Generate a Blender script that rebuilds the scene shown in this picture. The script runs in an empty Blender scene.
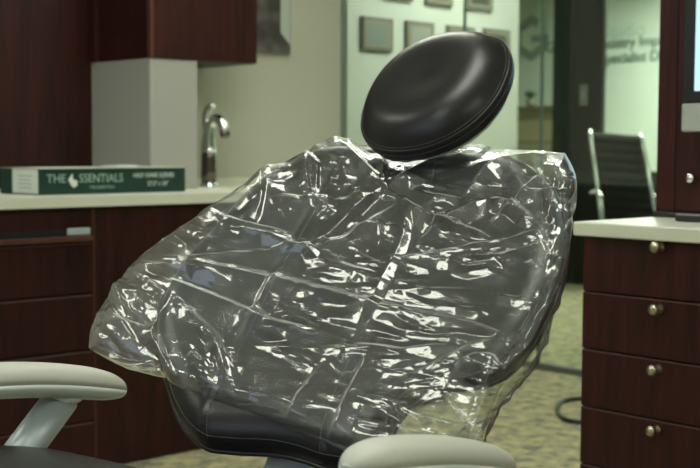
import bpy, math, random
import numpy as np
from mathutils import Vector, Matrix

random.seed(4)
rng = np.random.default_rng(7)
sc = bpy.context.scene
COL = sc.collection

# ------------------------------------------------------------------ camera
F_PX = 1250.0
EYE = 1.07
AZ, PITCH, ROLL = math.radians(47.4), math.radians(3.94), math.radians(0.25)
fwd_h = Vector((math.cos(AZ), math.sin(AZ), 0))
rgt_h = Vector((math.sin(AZ), -math.cos(AZ), 0))
cam_f = (fwd_h * math.cos(PITCH) - Vector((0, 0, 1)) * math.sin(PITCH)).normalized()
cam_u0 = rgt_h.cross(cam_f).normalized()
cam_r = rgt_h * math.cos(ROLL) + cam_u0 * math.sin(ROLL)
cam_u = -rgt_h * math.sin(ROLL) + cam_u0 * math.cos(ROLL)
CAM = Vector((0, 0, EYE))
cd = bpy.data.cameras.new('camera')
cam = bpy.data.objects.new('camera', cd)
COL.objects.link(cam)
m = Matrix((cam_r, cam_u, -cam_f)).transposed().to_4x4()
m.translation = CAM
cam.matrix_world = m
cd.sensor_width = 36
cd.lens = F_PX * 36 / 700
cd.clip_start = 0.05
cd.dof.use_dof = True
cd.dof.focus_distance = 2.02
cd.dof.aperture_fstop = 6.3
cd.dof.aperture_blades = 0
sc.camera = cam


def ray(px, py):
    return cam_f * F_PX + cam_r * (px - 350) + cam_u * (234 - py)


def at(px, py, D):
    """point seen at a pixel, D metres ahead of the lens"""
    r = ray(px, py)
    return CAM + r * (D / r.dot(fwd_h))


# ------------------------------------------------------------------ materials
def mat(name):
    M = bpy.data.materials.new(name)
    M.use_nodes = True
    nt = M.node_tree
    return M, nt, nt.nodes['Principled BSDF'], nt.nodes['Material Output']


def setp(b, **k):
    for a, v in k.items():
        b.inputs[a.replace('_', ' ')].default_value = v


def add_bump(nt, b, scale=200, strength=.1, dist=.001, kind='noise', coord='Object', stretch=None):
    tc = nt.nodes.new('ShaderNodeTexCoord')
    mp = nt.nodes.new('ShaderNodeMapping')
    nt.links.new(tc.outputs[coord], mp.inputs[0])
    if stretch:
        mp.inputs['Scale'].default_value = stretch
    t = nt.nodes.new('ShaderNodeTexNoise' if kind == 'noise' else 'ShaderNodeTexVoronoi')
    t.inputs['Scale'].default_value = scale
    nt.links.new(mp.outputs[0], t.inputs['Vector'])
    bp = nt.nodes.new('ShaderNodeBump')
    bp.inputs['Strength'].default_value = strength
    bp.inputs['Distance'].default_value = dist
    nt.links.new(t.outputs[0], bp.inputs['Height'])
    nt.links.new(bp.outputs[0], b.inputs['Normal'])
    return t


def plain(name, col, rough=.5, metal=0., bump=None, **k):
    M, nt, b, o = mat(name)
    setp(b, Base_Color=(*col, 1), Roughness=rough, Metallic=metal)
    for a, v in k.items():
        b.inputs[a.replace('_', ' ')].default_value = v
    if bump:
        add_bump(nt, b, *bump)
    else:
        add_bump(nt, b, 60, .03, .0005)
    return M


def wood(name, c1, c2, rough=.4, scale=1.0):
    M, nt, b, o = mat(name)
    tc = nt.nodes.new('ShaderNodeTexCoord')
    mp = nt.nodes.new('ShaderNodeMapping')
    mp.inputs['Scale'].default_value = (16 * scale, 16 * scale, 1.3 * scale)
    nt.links.new(tc.outputs['Object'], mp.inputs[0])
    n1 = nt.nodes.new('ShaderNodeTexNoise')
    n1.inputs['Scale'].default_value = 2.2
    n1.inputs['Detail'].default_value = 6
    n1.inputs['Roughness'].default_value = .6
    n1.inputs['Distortion'].default_value = .5
    nt.links.new(mp.outputs[0], n1.inputs['Vector'])
    r = nt.nodes.new('ShaderNodeValToRGB')
    r.color_ramp.elements[0].position = .32
    r.color_ramp.elements[1].position = .72
    r.color_ramp.elements[0].color = (*c1, 1)
    r.color_ramp.elements[1].color = (*c2, 1)
    nt.links.new(n1.outputs[0], r.inputs[0])
    nt.links.new(r.outputs[0], b.inputs['Base Color'])
    setp(b, Roughness=rough)
    b.inputs['Specular IOR Level'].default_value = .26
    return M


def emit(name, col, s):
    M, nt, b, o = mat(name)
    setp(b, Base_Color=(0, 0, 0, 1), Roughness=.4)
    b.inputs['Emission Color'].default_value = (*col, 1)
    b.inputs['Emission Strength'].default_value = s
    return M


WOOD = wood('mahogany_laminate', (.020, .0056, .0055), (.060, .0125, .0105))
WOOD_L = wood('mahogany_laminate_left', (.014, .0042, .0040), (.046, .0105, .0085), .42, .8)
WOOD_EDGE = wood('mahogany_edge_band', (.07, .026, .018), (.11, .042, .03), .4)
WALLM = plain('painted_wall', (.455, .455, .365), .75, bump=(35, .05, .001))
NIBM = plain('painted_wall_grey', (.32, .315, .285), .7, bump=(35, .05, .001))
CEILM = plain('ceiling_paint', (.47, .51, .45), .85)
COUNTER = plain('counter_laminate', (.66, .67, .56), .32)
CHROME = plain('chrome', (.75, .77, .76), .12, 1.)
BRASS = plain('satin_nickel', (.60, .55, .42), .28, 1.)
ALU = plain('painted_aluminium', (.44, .49, .51), .34, .15)
BLACKP = plain('black_plastic', (.012, .012, .013), .35)
PAD = plain('grey_armrest_pad', (.42, .42, .37), .55, bump=(400, .08, .0004))
SHELL = plain('white_armrest_shell', (.60, .65, .62), .35)
DARK = plain('dark_door_finish', (.010, .012, .011), .5)
DARK2 = plain('dark_frame_finish', (.017, .021, .019), .4)
STITCH = plain('stitching_thread', (.07, .065, .06), .6)

# leather
LEATHER, nt, b, o = mat('black_leather')
setp(b, Base_Color=(.0125, .0115, .0125, 1), Roughness=.34)
b.inputs['Specular IOR Level'].default_value = .34
tc = nt.nodes.new('ShaderNodeTexCoord')
v1 = nt.nodes.new('ShaderNodeTexVoronoi'); v1.inputs['Scale'].default_value = 420
n1 = nt.nodes.new('ShaderNodeTexNoise'); n1.inputs['Scale'].default_value = 22; n1.inputs['Detail'].default_value = 3
nt.links.new(tc.outputs['Object'], v1.inputs['Vector']); nt.links.new(tc.outputs['Object'], n1.inputs['Vector'])
b1 = nt.nodes.new('ShaderNodeBump'); b1.inputs['Strength'].default_value = .12; b1.inputs['Distance'].default_value = .0006
b2 = nt.nodes.new('ShaderNodeBump'); b2.inputs['Strength'].default_value = .18; b2.inputs['Distance'].default_value = .003
nt.links.new(v1.outputs[0], b1.inputs['Height']); nt.links.new(n1.outputs[0], b2.inputs['Height'])
nt.links.new(b2.outputs[0], b1.inputs['Normal']); nt.links.new(b1.outputs[0], b.inputs['Normal'])

# carpet
CARPET, nt, b, o = mat('patterned_carpet')
tc = nt.nodes.new('ShaderNodeTexCoord')
mp = nt.nodes.new('ShaderNodeMapping'); mp.inputs['Scale'].default_value = (1., 1., 1.)
mp.inputs['Rotation'].default_value = (0, 0, AZ)
nt.links.new(tc.outputs['Object'], mp.inputs[0])
na = nt.nodes.new('ShaderNodeTexNoise'); na.inputs['Scale'].default_value = 16; na.inputs['Detail'].default_value = 4; na.inputs['Roughness'].default_value = .65
nb = nt.nodes.new('ShaderNodeTexNoise'); nb.inputs['Scale'].default_value = 300
nt.links.new(mp.outputs[0], na.inputs['Vector']); nt.links.new(mp.outputs[0], nb.inputs['Vector'])
r = nt.nodes.new('ShaderNodeValToRGB')
e = r.color_ramp.elements
e[0].position = .36; e[0].color = (.13, .14, .115, 1)
e[1].position = .62; e[1].color = (.42, .37, .20, 1)
x = e.new(.47); x.color = (.27, .25, .16, 1)
nt.links.new(na.outputs[0], r.inputs[0]); nt.links.new(r.outputs[0], b.inputs['Base Color'])
setp(b, Roughness=.95); b.inputs['Specular IOR Level'].default_value = .1
bp = nt.nodes.new('ShaderNodeBump'); bp.inputs['Strength'].default_value = .4; bp.inputs['Distance'].default_value = .004
nt.links.new(nb.outputs[0], bp.inputs['Height']); nt.links.new(bp.outputs[0], b.inputs['Normal'])


def film_mat(name, tint, ior, gain, rough, haze, hazecol, bump=None, rough2=.02, share2=0.):
    """clear sheet: straight-through light plus a mirror share that follows Fresnel"""
    M = bpy.data.materials.new(name); M.use_nodes = True
    nt = M.node_tree; nt.nodes.clear()
    out = nt.nodes.new('ShaderNodeOutputMaterial')
    tr = nt.nodes.new('ShaderNodeBsdfTransparent'); tr.inputs[0].default_value = (*tint, 1)
    gl = nt.nodes.new('ShaderNodeBsdfGlossy'); gl.inputs['Roughness'].default_value = rough
    gl.inputs['Color'].default_value = (1, 1, 1, 1)
    ge = nt.nodes.new('ShaderNodeNewGeometry')
    dt = nt.nodes.new('ShaderNodeVectorMath'); dt.operation = 'DOT_PRODUCT'
    nt.links.new(ge.outputs['Incoming'], dt.inputs[0]); nt.links.new(ge.outputs['Normal'], dt.inputs[1])
    f0 = ((ior - 1) / (ior + 1)) ** 2

    def mth(op, a, b_=None):
        n_ = nt.nodes.new('ShaderNodeMath'); n_.operation = op
        for i_, q in enumerate((a, b_)):
            if q is None: continue
            if isinstance(q, (int, float)): n_.inputs[i_].default_value = q
            else: nt.links.new(q, n_.inputs[i_])
        return n_.outputs[0]
    ab = mth('ABSOLUTE', dt.outputs['Value'])
    sch = mth('ADD', mth('MULTIPLY', mth('POWER', mth('SUBTRACT', 1.0, ab), 5.0), 1 - f0), f0)
    mu = nt.nodes.new('ShaderNodeMath'); mu.operation = 'MULTIPLY'; mu.use_clamp = True
    mu.inputs[1].default_value = gain
    nt.links.new(sch, mu.inputs[0])
    df = nt.nodes.new('ShaderNodeBsdfDiffuse'); df.inputs[0].default_value = (*hazecol, 1)
    m1 = nt.nodes.new('ShaderNodeMixShader'); m1.inputs[0].default_value = haze
    nt.links.new(tr.outputs[0], m1.inputs[1]); nt.links.new(df.outputs[0], m1.inputs[2])
    m2 = nt.nodes.new('ShaderNodeMixShader')
    g2 = nt.nodes.new('ShaderNodeBsdfGlossy'); g2.inputs['Roughness'].default_value = rough2
    mg = nt.nodes.new('ShaderNodeMixShader'); mg.inputs[0].default_value = share2
    nt.links.new(gl.outputs[0], mg.inputs[1]); nt.links.new(g2.outputs[0], mg.inputs[2])
    nt.links.new(mu.outputs[0], m2.inputs[0]); nt.links.new(m1.outputs[0], m2.inputs[1]); nt.links.new(mg.outputs[0], m2.inputs[2])
    nt.links.new(m2.outputs[0], out.inputs[0])
    if bump:
        tc = nt.nodes.new('ShaderNodeTexCoord')
        n = nt.nodes.new('ShaderNodeTexNoise'); n.inputs['Scale'].default_value = bump[0]; n.inputs['Detail'].default_value = 3
        nt.links.new(tc.outputs['Object'], n.inputs['Vector'])
        bp = nt.nodes.new('ShaderNodeBump'); bp.inputs['Strength'].default_value = bump[1]; bp.inputs['Distance'].default_value = bump[2]
        nt.links.new(n.outputs[0], bp.inputs['Height'])
        nt.links.new(bp.outputs[0], gl.inputs['Normal']); nt.links.new(bp.outputs[0], dt.inputs[1])
    return M


FILM = film_mat('clear_plastic_film', (.97, .98, .975), 1.55, 2.45, .05, .016, (.8, .84, .8), (14, .05, .003), .32, .58)
GLASS = film_mat('green_tinted_glass', (.91, .955, .915), 1.5, 1.0, .01, .0, (1, 1, 1))


# ------------------------------------------------------------------ mesh helpers
def link(name, me, m, parent=None, smooth=False):
    o = bpy.data.objects.new(name, me)
    COL.objects.link(o)
    if m is not None:
        me.materials.append(m)
    if parent is not None:
        o.parent = parent
    if smooth:
        for p in me.polygons:
            p.use_smooth = True
    return o


def mesh(name, verts, faces, m, parent=None, smooth=False):
    me = bpy.data.meshes.new(name)
    me.from_pydata([tuple(v) for v in verts], [], faces)
    me.update()
    return link(name, me, m, parent, smooth)


def bevel(o, w=.003, seg=2):
    b = o.modifiers.new('bevel', 'BEVEL'); b.width = w; b.segments = seg; b.limit_method = 'ANGLE'
    return o


def boxdata(x0, x1, y0, y1, z0, z1, M=None):
    v = [Vector((x, y, z)) for x in (x0, x1) for y in (y0, y1) for z in (z0, z1)]
    if M is not None:
        v = [M @ p for p in v]
    f = [(0, 1, 3, 2), (4, 6, 7, 5), (0, 4, 5, 1), (2, 3, 7, 6), (0, 2, 6, 4), (1, 5, 7, 3)]
    return v, f


def box(name, x0, x1, y0, y1, z0, z1, m, parent=None, bv=0., M=None):
    v, f = boxdata(x0, x1, y0, y1, z0, z1, M)
    o = mesh(name, v, f, m, parent)
    if bv:
        bevel(o, bv)
    return o


def boxes(name, lst, m, parent=None, bv=0.):
    V, Fc = [], []
    for b in lst:
        v, f = boxdata(*b)
        n = len(V); V += v; Fc += [tuple(i + n for i in q) for q in f]
    o = mesh(name, V, Fc, m, parent)
    if bv:
        bevel(o, bv)
    return o


def tube(name, pts, rad, m, parent=None, n=12, caps=True, closed=False, data=False):
    pts = [Vector(p) for p in pts]
    if not hasattr(rad, '__len__'):
        rad = [rad] * len(pts)
    V, Fc = [], []
    t0 = (pts[1] - pts[0]).normalized()
    a = t0.orthogonal().normalized()
    N = len(pts)
    for i, p in enumerate(pts):
        if closed:
            t = (pts[(i + 1) % N] - pts[i - 1]).normalized()
        else:
            t = (pts[min(i + 1, N - 1)] - pts[max(i - 1, 0)]).normalized()
        a = (a - t * a.dot(t)).normalized()
        bq = t.cross(a)
        for k in range(n):
            an = 2 * math.pi * k / n
            V.append(p + (a * math.cos(an) + bq * math.sin(an)) * rad[i])
    for i in range(N if closed else N - 1):
        j = (i + 1) % N
        for k in range(n):
            k2 = (k + 1) % n
            Fc.append((i * n + k, i * n + k2, j * n + k2, j * n + k))
    if caps and not closed:
        Fc.append(tuple(range(n))[::-1]); Fc.append(tuple((N - 1) * n + k for k in range(n)))
    if data:
        return V, Fc
    return mesh(name, V, Fc, m, parent, True)


def joined(name, datas, m, parent=None, smooth=True):
    V, Fc = [], []
    for v, f in datas:
        n = len(V); V += list(v); Fc += [tuple(i + n for i in q) for q in f]
    return mesh(name, V, Fc, m, parent, smooth)


def spline(pts, n, closed=False):
    """Catmull-Rom, n samples per span"""
    P = [Vector(p) for p in pts]; N = len(P); out = []
    for i in range(N if closed else N - 1):
        g = (lambda k: P[k % N]) if closed else (lambda k: P[min(max(k, 0), N - 1)])
        a, b_, c, d = g(i - 1), g(i), g(i + 1), g(i + 2)
        for k in range(n):
            t = k / n
            out.append(.5 * ((2 * b_) + (c - a) * t + (2 * a - 5 * b_ + 4 * c - d) * t * t + (3 * b_ - a - 3 * c + d) * t ** 3))
    if not closed:
        out.append(P[-1])
    return out


def lathe(prof, origin, axis, n=20):
    """prof: (radius, distance along axis)"""
    axis = Vector(axis).normalized(); a = axis.orthogonal().normalized(); b_ = axis.cross(a)
    V, Fc = [], []
    for r_, h in prof:
        for k in range(n):
            an = 2 * math.pi * k / n
            V.append(Vector(origin) + axis * h + (a * math.cos(an) + b_ * math.sin(an)) * r_)
    for i in range(len(prof) - 1):
        for k in range(n):
            k2 = (k + 1) % n
            Fc.append((i * n + k, i * n + k2, (i + 1) * n + k2, (i + 1) * n + k))
    Fc.append(tuple(range(n))[::-1]); Fc.append(tuple((len(prof) - 1) * n + k for k in range(n)))
    return V, Fc


def tag(o, label=None, cat=None, group=None, kind=None):
    if label: o['label'] = label
    if cat: o['category'] = cat
    if group: o['group'] = group
    if kind: o['kind'] = kind
    return o


def empty(name, loc=(0, 0, 0)):
    o = bpy.data.objects.new(name, None)
    COL.objects.link(o)
    o.location = loc
    o.empty_display_size = .05
    return o


def settle(root, base):
    """move an Empty to the base of its thing without moving the children"""
    base = Vector(base)
    root.location = base
    for c in COL.objects:
        if c.parent == root:
            c.matrix_parent_inverse = Matrix.Translation(-base)


def struct(o):
    o['kind'] = 'structure'
    return o


# text laid on a vertical or sloped face: origin, right direction, up direction
def text(name, s, size, origin, right, up, m, parent=None, align='LEFT', ext=.0004, sx=1.0):
    cu = bpy.data.curves.new(name, 'FONT')
    cu.body = s; cu.size = size; cu.extrude = ext; cu.align_x = align
    o = bpy.data.objects.new(name, cu)
    COL.objects.link(o)
    cu.materials.append(m)
    right = Vector(right).normalized(); up = Vector(up).normalized(); nn = right.cross(up)
    mm = Matrix((right * sx, up, nn)).transposed().to_4x4()
    mm.translation = Vector(origin)
    if parent is not None:
        o.parent = parent
    o.matrix_world = mm
    bpy.context.view_layer.update()
    me = bpy.data.meshes.new_from_object(o.evaluated_get(bpy.context.evaluated_depsgraph_get()))
    bpy.data.objects.remove(o)
    o = bpy.data.objects.new(name, me); COL.objects.link(o)
    if parent is not None:
        o.parent = parent
    o.matrix_basis = mm
    return o


# ------------------------------------------------------------------ room
YW = 4.33          # wall behind the left counter
XG = 4.77          # glass partition
XE = 3.93          # where the wall turns to glass
XC, YC = 4.77, YW  # glass corner
CZ = 2.72
struct(box('floor', -2.6, 11.5, -3.0, 11.5, -.05, 0, CARPET))
struct(box('ceiling', -2.6, 11.5, -3.0, 11.5, CZ, CZ + .05, CEILM))
struct(box('wall_north', 2.632, XE, YW, YW + .12, 0, CZ, WALLM))
struct(box('wall_recess', -2.6, 2.632, 4.405, YW + .12, 0, CZ, WALLM))
struct(box('wall_back', -2.6, XG, -3.0, -2.9, 0, CZ, WALLM))
# wall with the window, to the left behind the photographer
wx = -2.5
struct(boxes('wall_left', [(wx - .1, wx, -2.9, -.2, 0, CZ), (wx - .1, wx, 3.0, 4.40, 0, CZ), (wx - .1, wx, -.2, 3.0, 0, .9), (wx - .1, wx, -.2, 3.0, 2.3, CZ)], WALLM))
wf = struct(boxes('window_1', [(wx - .08, wx - .02, -.2, -.15, .9, 2.3), (wx - .08, wx - .02, 2.95, 3.0, .9, 2.3), (wx - .08, wx - .02, 1.37, 1.43, .9, 2.3),
                               (wx - .08, wx - .02, -.15, 2.95, .9, .95), (wx - .08, wx - .02, -.15, 2.95, 2.25, 2.3)], plain('window_frame', (.5, .5, .48), .5)))
struct(box('wall_far', 11.4, 11.5, -3, 11.5, 0, CZ, WALLM))
struct(box('wall_side', 2.9, 11.4, 11.4, 11.5, 0, CZ, WALLM))
struct(box('wall_corridor', XG, 11.5, -3.0, -2.9, 0, CZ, WALLM))
# nib (duct chase) beside the sink
struct(box('wall_nib', 2.6315, 2.85, 3.97, 4.384, .91, 1.403, NIBM, bv=.006))

# glass partition: panes, floor track, joints
g1 = struct(box('window_2', XE, XC - .006, YW - .004, YW + .004, .03, CZ, GLASS))
pane_edges = [YW - .004, 3.83, 2.6, 1.2, -.4, -2.9]
for i in range(5):
    g = struct(box('window_%d' % (3 + i), XG - .004, XG + .004, pane_edges[i + 1] + .004, pane_edges[i] - .004, .03, CZ, GLASS))
EDGE = plain('glass_joint_edge', (.12, .19, .15), .3)
struct(boxes('trim_1', [(XE - .012, XE + .012, YW - .02, YW + .14, 0, CZ)], plain('wall_end_trim', (.17, .21, .17), .4)))
struct(boxes('trim_2', [(XC - .006, XC + .006, YW - .006, YW + .006, 0, CZ), (XG - .006, XG + .006, 3.822, 3.834, 0, CZ)], EDGE))
struct(boxes('trim_3', [(XE, XG, YW - .02, YW + .02, 0, .03), (XG - .02, XG + .02, -2.9, YW, 0, .03)], plain('floor_track', (.10, .115, .10), .5)))
struct(boxes('baseboard_north', [(-2.5, .95, YW - .012, YW, 0, .1)], plain('vinyl_base', (.05, .05, .045), .6)))

# ------------------------------------------------------------------ left counter run
CT = .91
base = empty('base_cabinet')
tag(base, 'dark mahogany base cabinet with drawers under the pale counter at left', 'cabinet')
FY = 3.575
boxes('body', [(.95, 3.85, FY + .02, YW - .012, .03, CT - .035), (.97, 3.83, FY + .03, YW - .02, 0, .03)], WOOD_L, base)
xs = 2.147


def zat(py, D=4.08):
    return EYE - (py - 148) / F_PX * D


EGLINT = plain('drawer_edge_highlight', (.10, .055, .052), .4)  # paler colour that paints the edge highlights between drawers
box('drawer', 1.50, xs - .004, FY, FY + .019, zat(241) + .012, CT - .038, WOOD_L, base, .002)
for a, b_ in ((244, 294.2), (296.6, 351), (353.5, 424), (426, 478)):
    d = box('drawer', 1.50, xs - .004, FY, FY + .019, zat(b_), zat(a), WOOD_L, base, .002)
    box('edge_band_or_glint', 1.502, xs - .006, FY - .0012, FY + .016, zat(a) - .0035, zat(a) + .0006, EGLINT, d)  # painted highlight along the top edge of the drawer front
# pull lip with a bright finger groove at its right end
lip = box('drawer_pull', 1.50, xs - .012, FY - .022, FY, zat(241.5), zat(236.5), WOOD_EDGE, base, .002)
box('pull_recess', 1.50, xs - .014, FY - .002, FY + .001, zat(236.5), zat(230), BLACKP, base)
box('metal_insert', xs - .10, xs - .016, FY - .006, FY - .002, zat(235.5), zat(228.5), ALU, base, .002)
for a, b_ in ((xs + .004, 2.72), (2.726, 3.28), (3.286, 3.84)):
    box('door', a, b_, FY, FY + .019, .004, CT - .038, WOOD_L, base, .002)
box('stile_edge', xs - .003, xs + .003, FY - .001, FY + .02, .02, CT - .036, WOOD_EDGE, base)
settle(base, (2.4, 3.95, 0))

ctop = boxes('countertop', [(.93, 3.87, FY - .022, YW - .001, CT - .034, CT), (.93, 2.610, YW - .001, 4.384, CT - .034, CT)], COUNTER, None)
tag(ctop, 'long pale laminate countertop holding the green box and chrome faucet', 'countertop')
bs = box('backsplash', 2.96, 3.87, YW - .02, YW - .0005, CT, CT + .028, COUNTER, None, .002)
tag(bs, 'low pale backsplash strip along the wall behind the faucet', 'backsplash')

panel = boxes('wall_panel', [(.93, 2.631, 4.385, 4.404, CT, 2.45), (2.612, 2.631, 4.328, 4.385, 1.4035, 2.45)], WOOD_L)
tag(panel, 'dark mahogany panel on the wall above the green box', 'panel')

uc = empty('upper_cabinet')
tag(uc, 'dark mahogany wall cabinet hung above the grey wall nib', 'cabinet')
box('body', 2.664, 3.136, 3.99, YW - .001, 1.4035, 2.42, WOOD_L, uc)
box('door', 2.646, 3.136, 3.965, 3.987, 1.405, 2.42, WOOD_L, uc, .0015)
box('edge_band_or_glint', 2.632, 2.645, 3.965, 3.99, 1.4035, 2.42, WOOD_EDGE, uc, .001)
box('side_panel', 2.632, 2.6635, 3.9905, 4.329, 1.4035, 2.42, WOOD_L, uc)
settle(uc, (2.88, 4.16, 1.403))

# green carton
GREEN = plain('green_carton', (.002, .028, .020), .45)
CARDW = plain('white_carton_top', (.52, .54, .47), .55)
WHITE = plain('white_print', (.62, .66, .60), .6)
PALEP = plain('pale_green_print', (.30, .42, .35), .6)
ang = math.atan2(.03, .63)
BR = Matrix.Translation((2.022, 3.70, CT + .0005)) @ Matrix.Rotation(ang, 4, 'Z')
L, W, Hh = .598, .25, .088
ca = empty('product_box')
tag(ca, 'long dark green carton of chair sleeves lying on the left counter', 'box')
v, f = boxdata(0, L, 0, W, 0, Hh - .0015, BR)
bevel(mesh('carton', v, f, GREEN, ca), .0015)
box('lid_top', .001, L - .001, .001, W - .001, Hh - .0015, Hh, CARDW, ca, 0, BR)
box('end_label', -.0008, .0002, .010, .170, .004, Hh - .004, WHITE, ca, 0, BR)
rx = BR.to_3x3() @ Vector((1, 0, 0)); ry = BR.to_3x3() @ Vector((0, 1, 0)); up = Vector((0, 0, 1))


def onbox(a, z):
    return BR @ Vector((a, -.0006, z))


text('lettering', 'THE', .041, onbox(.025, .040), rx, up, PALEP, ca)
text('lettering', 'SSENTIALS', .041, onbox(.150, .040), rx, up, PALEP, ca, sx=.93)
text('small_lettering', 'THE ESSENTIALS', .014, onbox(.19, .018), rx, up, PALEP, ca)
text('product_lettering', 'HALF CHAIR SLEEVES', .0235, onbox(.370, .053), rx, up, WHITE, ca, sx=.80)
text('size_lettering', '27.5" x 24"', .0225, onbox(.430, .024), rx, up, WHITE, ca, sx=.9)
# folded-leaf emblem standing in for the first E
pts = [(.108, .050), (.124, .070), (.127, .050), (.143, .046), (.143, .030), (.127, .022), (.116, .034)]
emb = []
for q in (-.0004, -.0012):
    emb += [BR @ Vector((a, q, z)) for a, z in pts]
n = len(pts)
mesh('emblem', emb, [tuple(range(n)), tuple(range(n, 2 * n))[::-1]] + [(i, i + n, (i + 1) % n + n, (i + 1) % n) for i in range(n)], WHITE, ca)
for k in range(4):
    lw = .045 - .006 * (k % 2)
    box('label_line', -.0014, -.0007, .09 - lw, .09 + lw, .060 - k * .013, .064 - k * .013, plain('grey_print', (.35, .38, .38), .6), ca, 0, BR)
settle(ca, BR @ Vector((L / 2, W / 2, 0)))

# folded papers on the carton
v, f = boxdata(.345, .43, .06, .150, Hh + .0005, Hh + .007, BR)
pp = bevel(mesh('folded_sheet', v, f, plain('white_paper', (.62, .63, .60), .7)), .001)
tag(pp, 'folded white sheet lying on top of the green carton', 'paper')

# faucet
fx, fy = 2.995, 4.10
fa = empty('faucet')
tag(fa, 'chrome single lever faucet standing on the pale left counter', 'faucet')
BODY = plain('dark_chrome_body', (.16, .135, .125), .18, .9)
joined('base_ring', [lathe([(.040, 0), (.040, .006), (.034, .012), (.032, .018)], (fx, fy, CT), (0, 0, 1))], CHROME, fa)
joined('body', [lathe([(.031, .016), (.0315, .06), (.030, .12), (.029, .145)], (fx, fy, CT), (0, 0, 1))], BODY, fa)
nk = spline([(fx, fy, CT + .14), (fx, fy, CT + .19), (fx + .004, fy - .008, CT + .245), (fx + .006, fy - .035, CT + .275), (fx + .006, fy - .075, CT + .262), (fx + .006, fy - .098, CT + .225)], 6)
tube('spout', nk, [.032 - .012 * min(1, i / 14) for i in range(len(nk))], CHROME, fa)
joined('collar', [lathe([(.0315, 0), (.0325, .008), (.0315, .016)], (fx, fy, CT + .14), (0, 0, 1))], CHROME, fa)
joined('nozzle', [lathe([(.017, 0), (.020, .01), (.0205, .03), (.016, .034)], (fx + .006, fy - .096, CT + .232), (0.0, -.35, -1))], BODY, fa)
lv = spline([(fx, fy + .004, CT + .235), (fx - .004, fy + .010, CT + .285), (fx - .002, fy - .006, CT + .315), (fx + .002, fy - .030, CT + .322)], 5)
tube('lever', lv, [.021 - .0006 * i for i in range(len(lv))], CHROME, fa)
settle(fa, (fx, fy, CT))

# picture on the wall beside the upper cabinet
PIC, nt, b, o = mat('grey_photo_print')
tc = nt.nodes.new('ShaderNodeTexCoord'); nz = nt.nodes.new('ShaderNodeTexNoise'); nz.inputs['Scale'].default_value = 5; nz.inputs['Detail'].default_value = 2
nt.links.new(tc.outputs['Object'], nz.inputs['Vector'])
rr = nt.nodes.new('ShaderNodeValToRGB'); rr.color_ramp.elements[0].position = .4; rr.color_ramp.elements[0].color = (.045, .038, .038, 1)
rr.color_ramp.elements[1].position = .68; rr.color_ramp.elements[1].color = (.30, .28, .24, 1)
nt.links.new(nz.outputs[0], rr.inputs[0]); nt.links.new(rr.outputs[0], b.inputs['Base Color']); setp(b, Roughness=.5)


def on_wall(px, py, y):
    r_ = ray(px, py)
    return CAM + r_ * ((y - CAM.y) / r_.y)


p0, p1 = on_wall(236, 52, YW), on_wall(287.5, 54, YW)
pf = empty('wall_picture')
tag(pf, 'frameless grey photo print on the wall beside the upper cabinet', 'picture')
box('print', p0.x, p1.x, YW - .022, YW, p1.z, p1.z + .62, PIC, pf, .001)
q0 = on_wall(279.5, 40, YW)
mesh('pale_area', [(q0.x - .01, YW - .0226, q0.z + .56), (p1.x - .004, YW - .0226, q0.z + .56), (p1.x - .004, YW - .0226, q0.z - .02), (q0.x - .012, YW - .0226, q0.z + .03),
                   (q0.x - .01, YW - .022, q0.z + .56), (p1.x - .004, YW - .022, q0.z + .56), (p1.x - .004, YW - .022, q0.z - .02), (q0.x - .012, YW - .022, q0.z + .03)],
     [(0, 1, 2, 3), (7, 6, 5, 4), (0, 4, 5, 1), (1, 5, 6, 2), (2, 6, 7, 3), (3, 7, 4, 0)], plain('pale_print_area', (.42, .46, .40), .6), pf)
settle(pf, ((p0.x + p1.x) / 2, YW, p1.z))

def on_x0(px, py, x_):
    r_ = ray(px, py)
    return CAM + r_ * ((x_ - CAM.x) / r_.x)


# ------------------------------------------------------------------ right drawer cabinet
RX, RY, RZ = 2.483, 1.879, .893
rc = empty('drawer_cabinet')
tag(rc, 'dark mahogany drawer cabinet with round nickel knobs at right', 'cabinet')
RC0 = -1.2
boxes('body', [(RX + .022, RX + .62, RC0, RY - .012, .08, RZ - .034), (RX + .09, RX + .60, RC0 + .02, RY - .03, 0, .08)], WOOD, rc)
DR = 3.08


def zr(py):
    return EYE - (py - 148) / F_PX * DR


ys = [232.5, 289.3, 346.6, 404.5, 462.5, 520]
mid = None
for col_, (ya, yb) in enumerate(((RY - .022, 1.10), (1.096, .30))):
    for i in range(5):
        zt, zb = zr(ys[i]) - .0015, zr(ys[i + 1]) + .0030
        if i == 0: zt = RZ - .036
        d = box('drawer', RX, RX + .02, yb, ya, max(zb, .085), zt, WOOD, rc, .0025)
        if i: box('edge_band_or_glint', RX - .0012, RX + .016, yb + .002, ya - .002, zt - .0022, zt + .0005, EGLINT, d)  # pale strip painting the light line at the drawer gap
        # knob: stem and domed cap, facing -X
        ky = ya - .221 if col_ == 0 else (ya + yb) / 2
        if i < 5:
            kz = zt - .020 if i else RZ - .048
            joined('knob', [lathe([(.0115, 0), (.0110, .005), (.006, .009), (.006, .018), (.0105, .021), (.0130, .025), (.0125, .030), (.0095, .034), (.004, .036)], (RX, ky, kz), (-1, 0, 0), 18)], BRASS, d)
settle(rc, (RX + .3, .33, 0))
rt = box('countertop', RX - .02, RX + .66, RC0 - .02, RY - .004, RZ - .034, RZ, COUNTER, None, .004)
tag(rt, 'pale laminate countertop on the right drawer cabinet under the computer', 'countertop')

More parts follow.
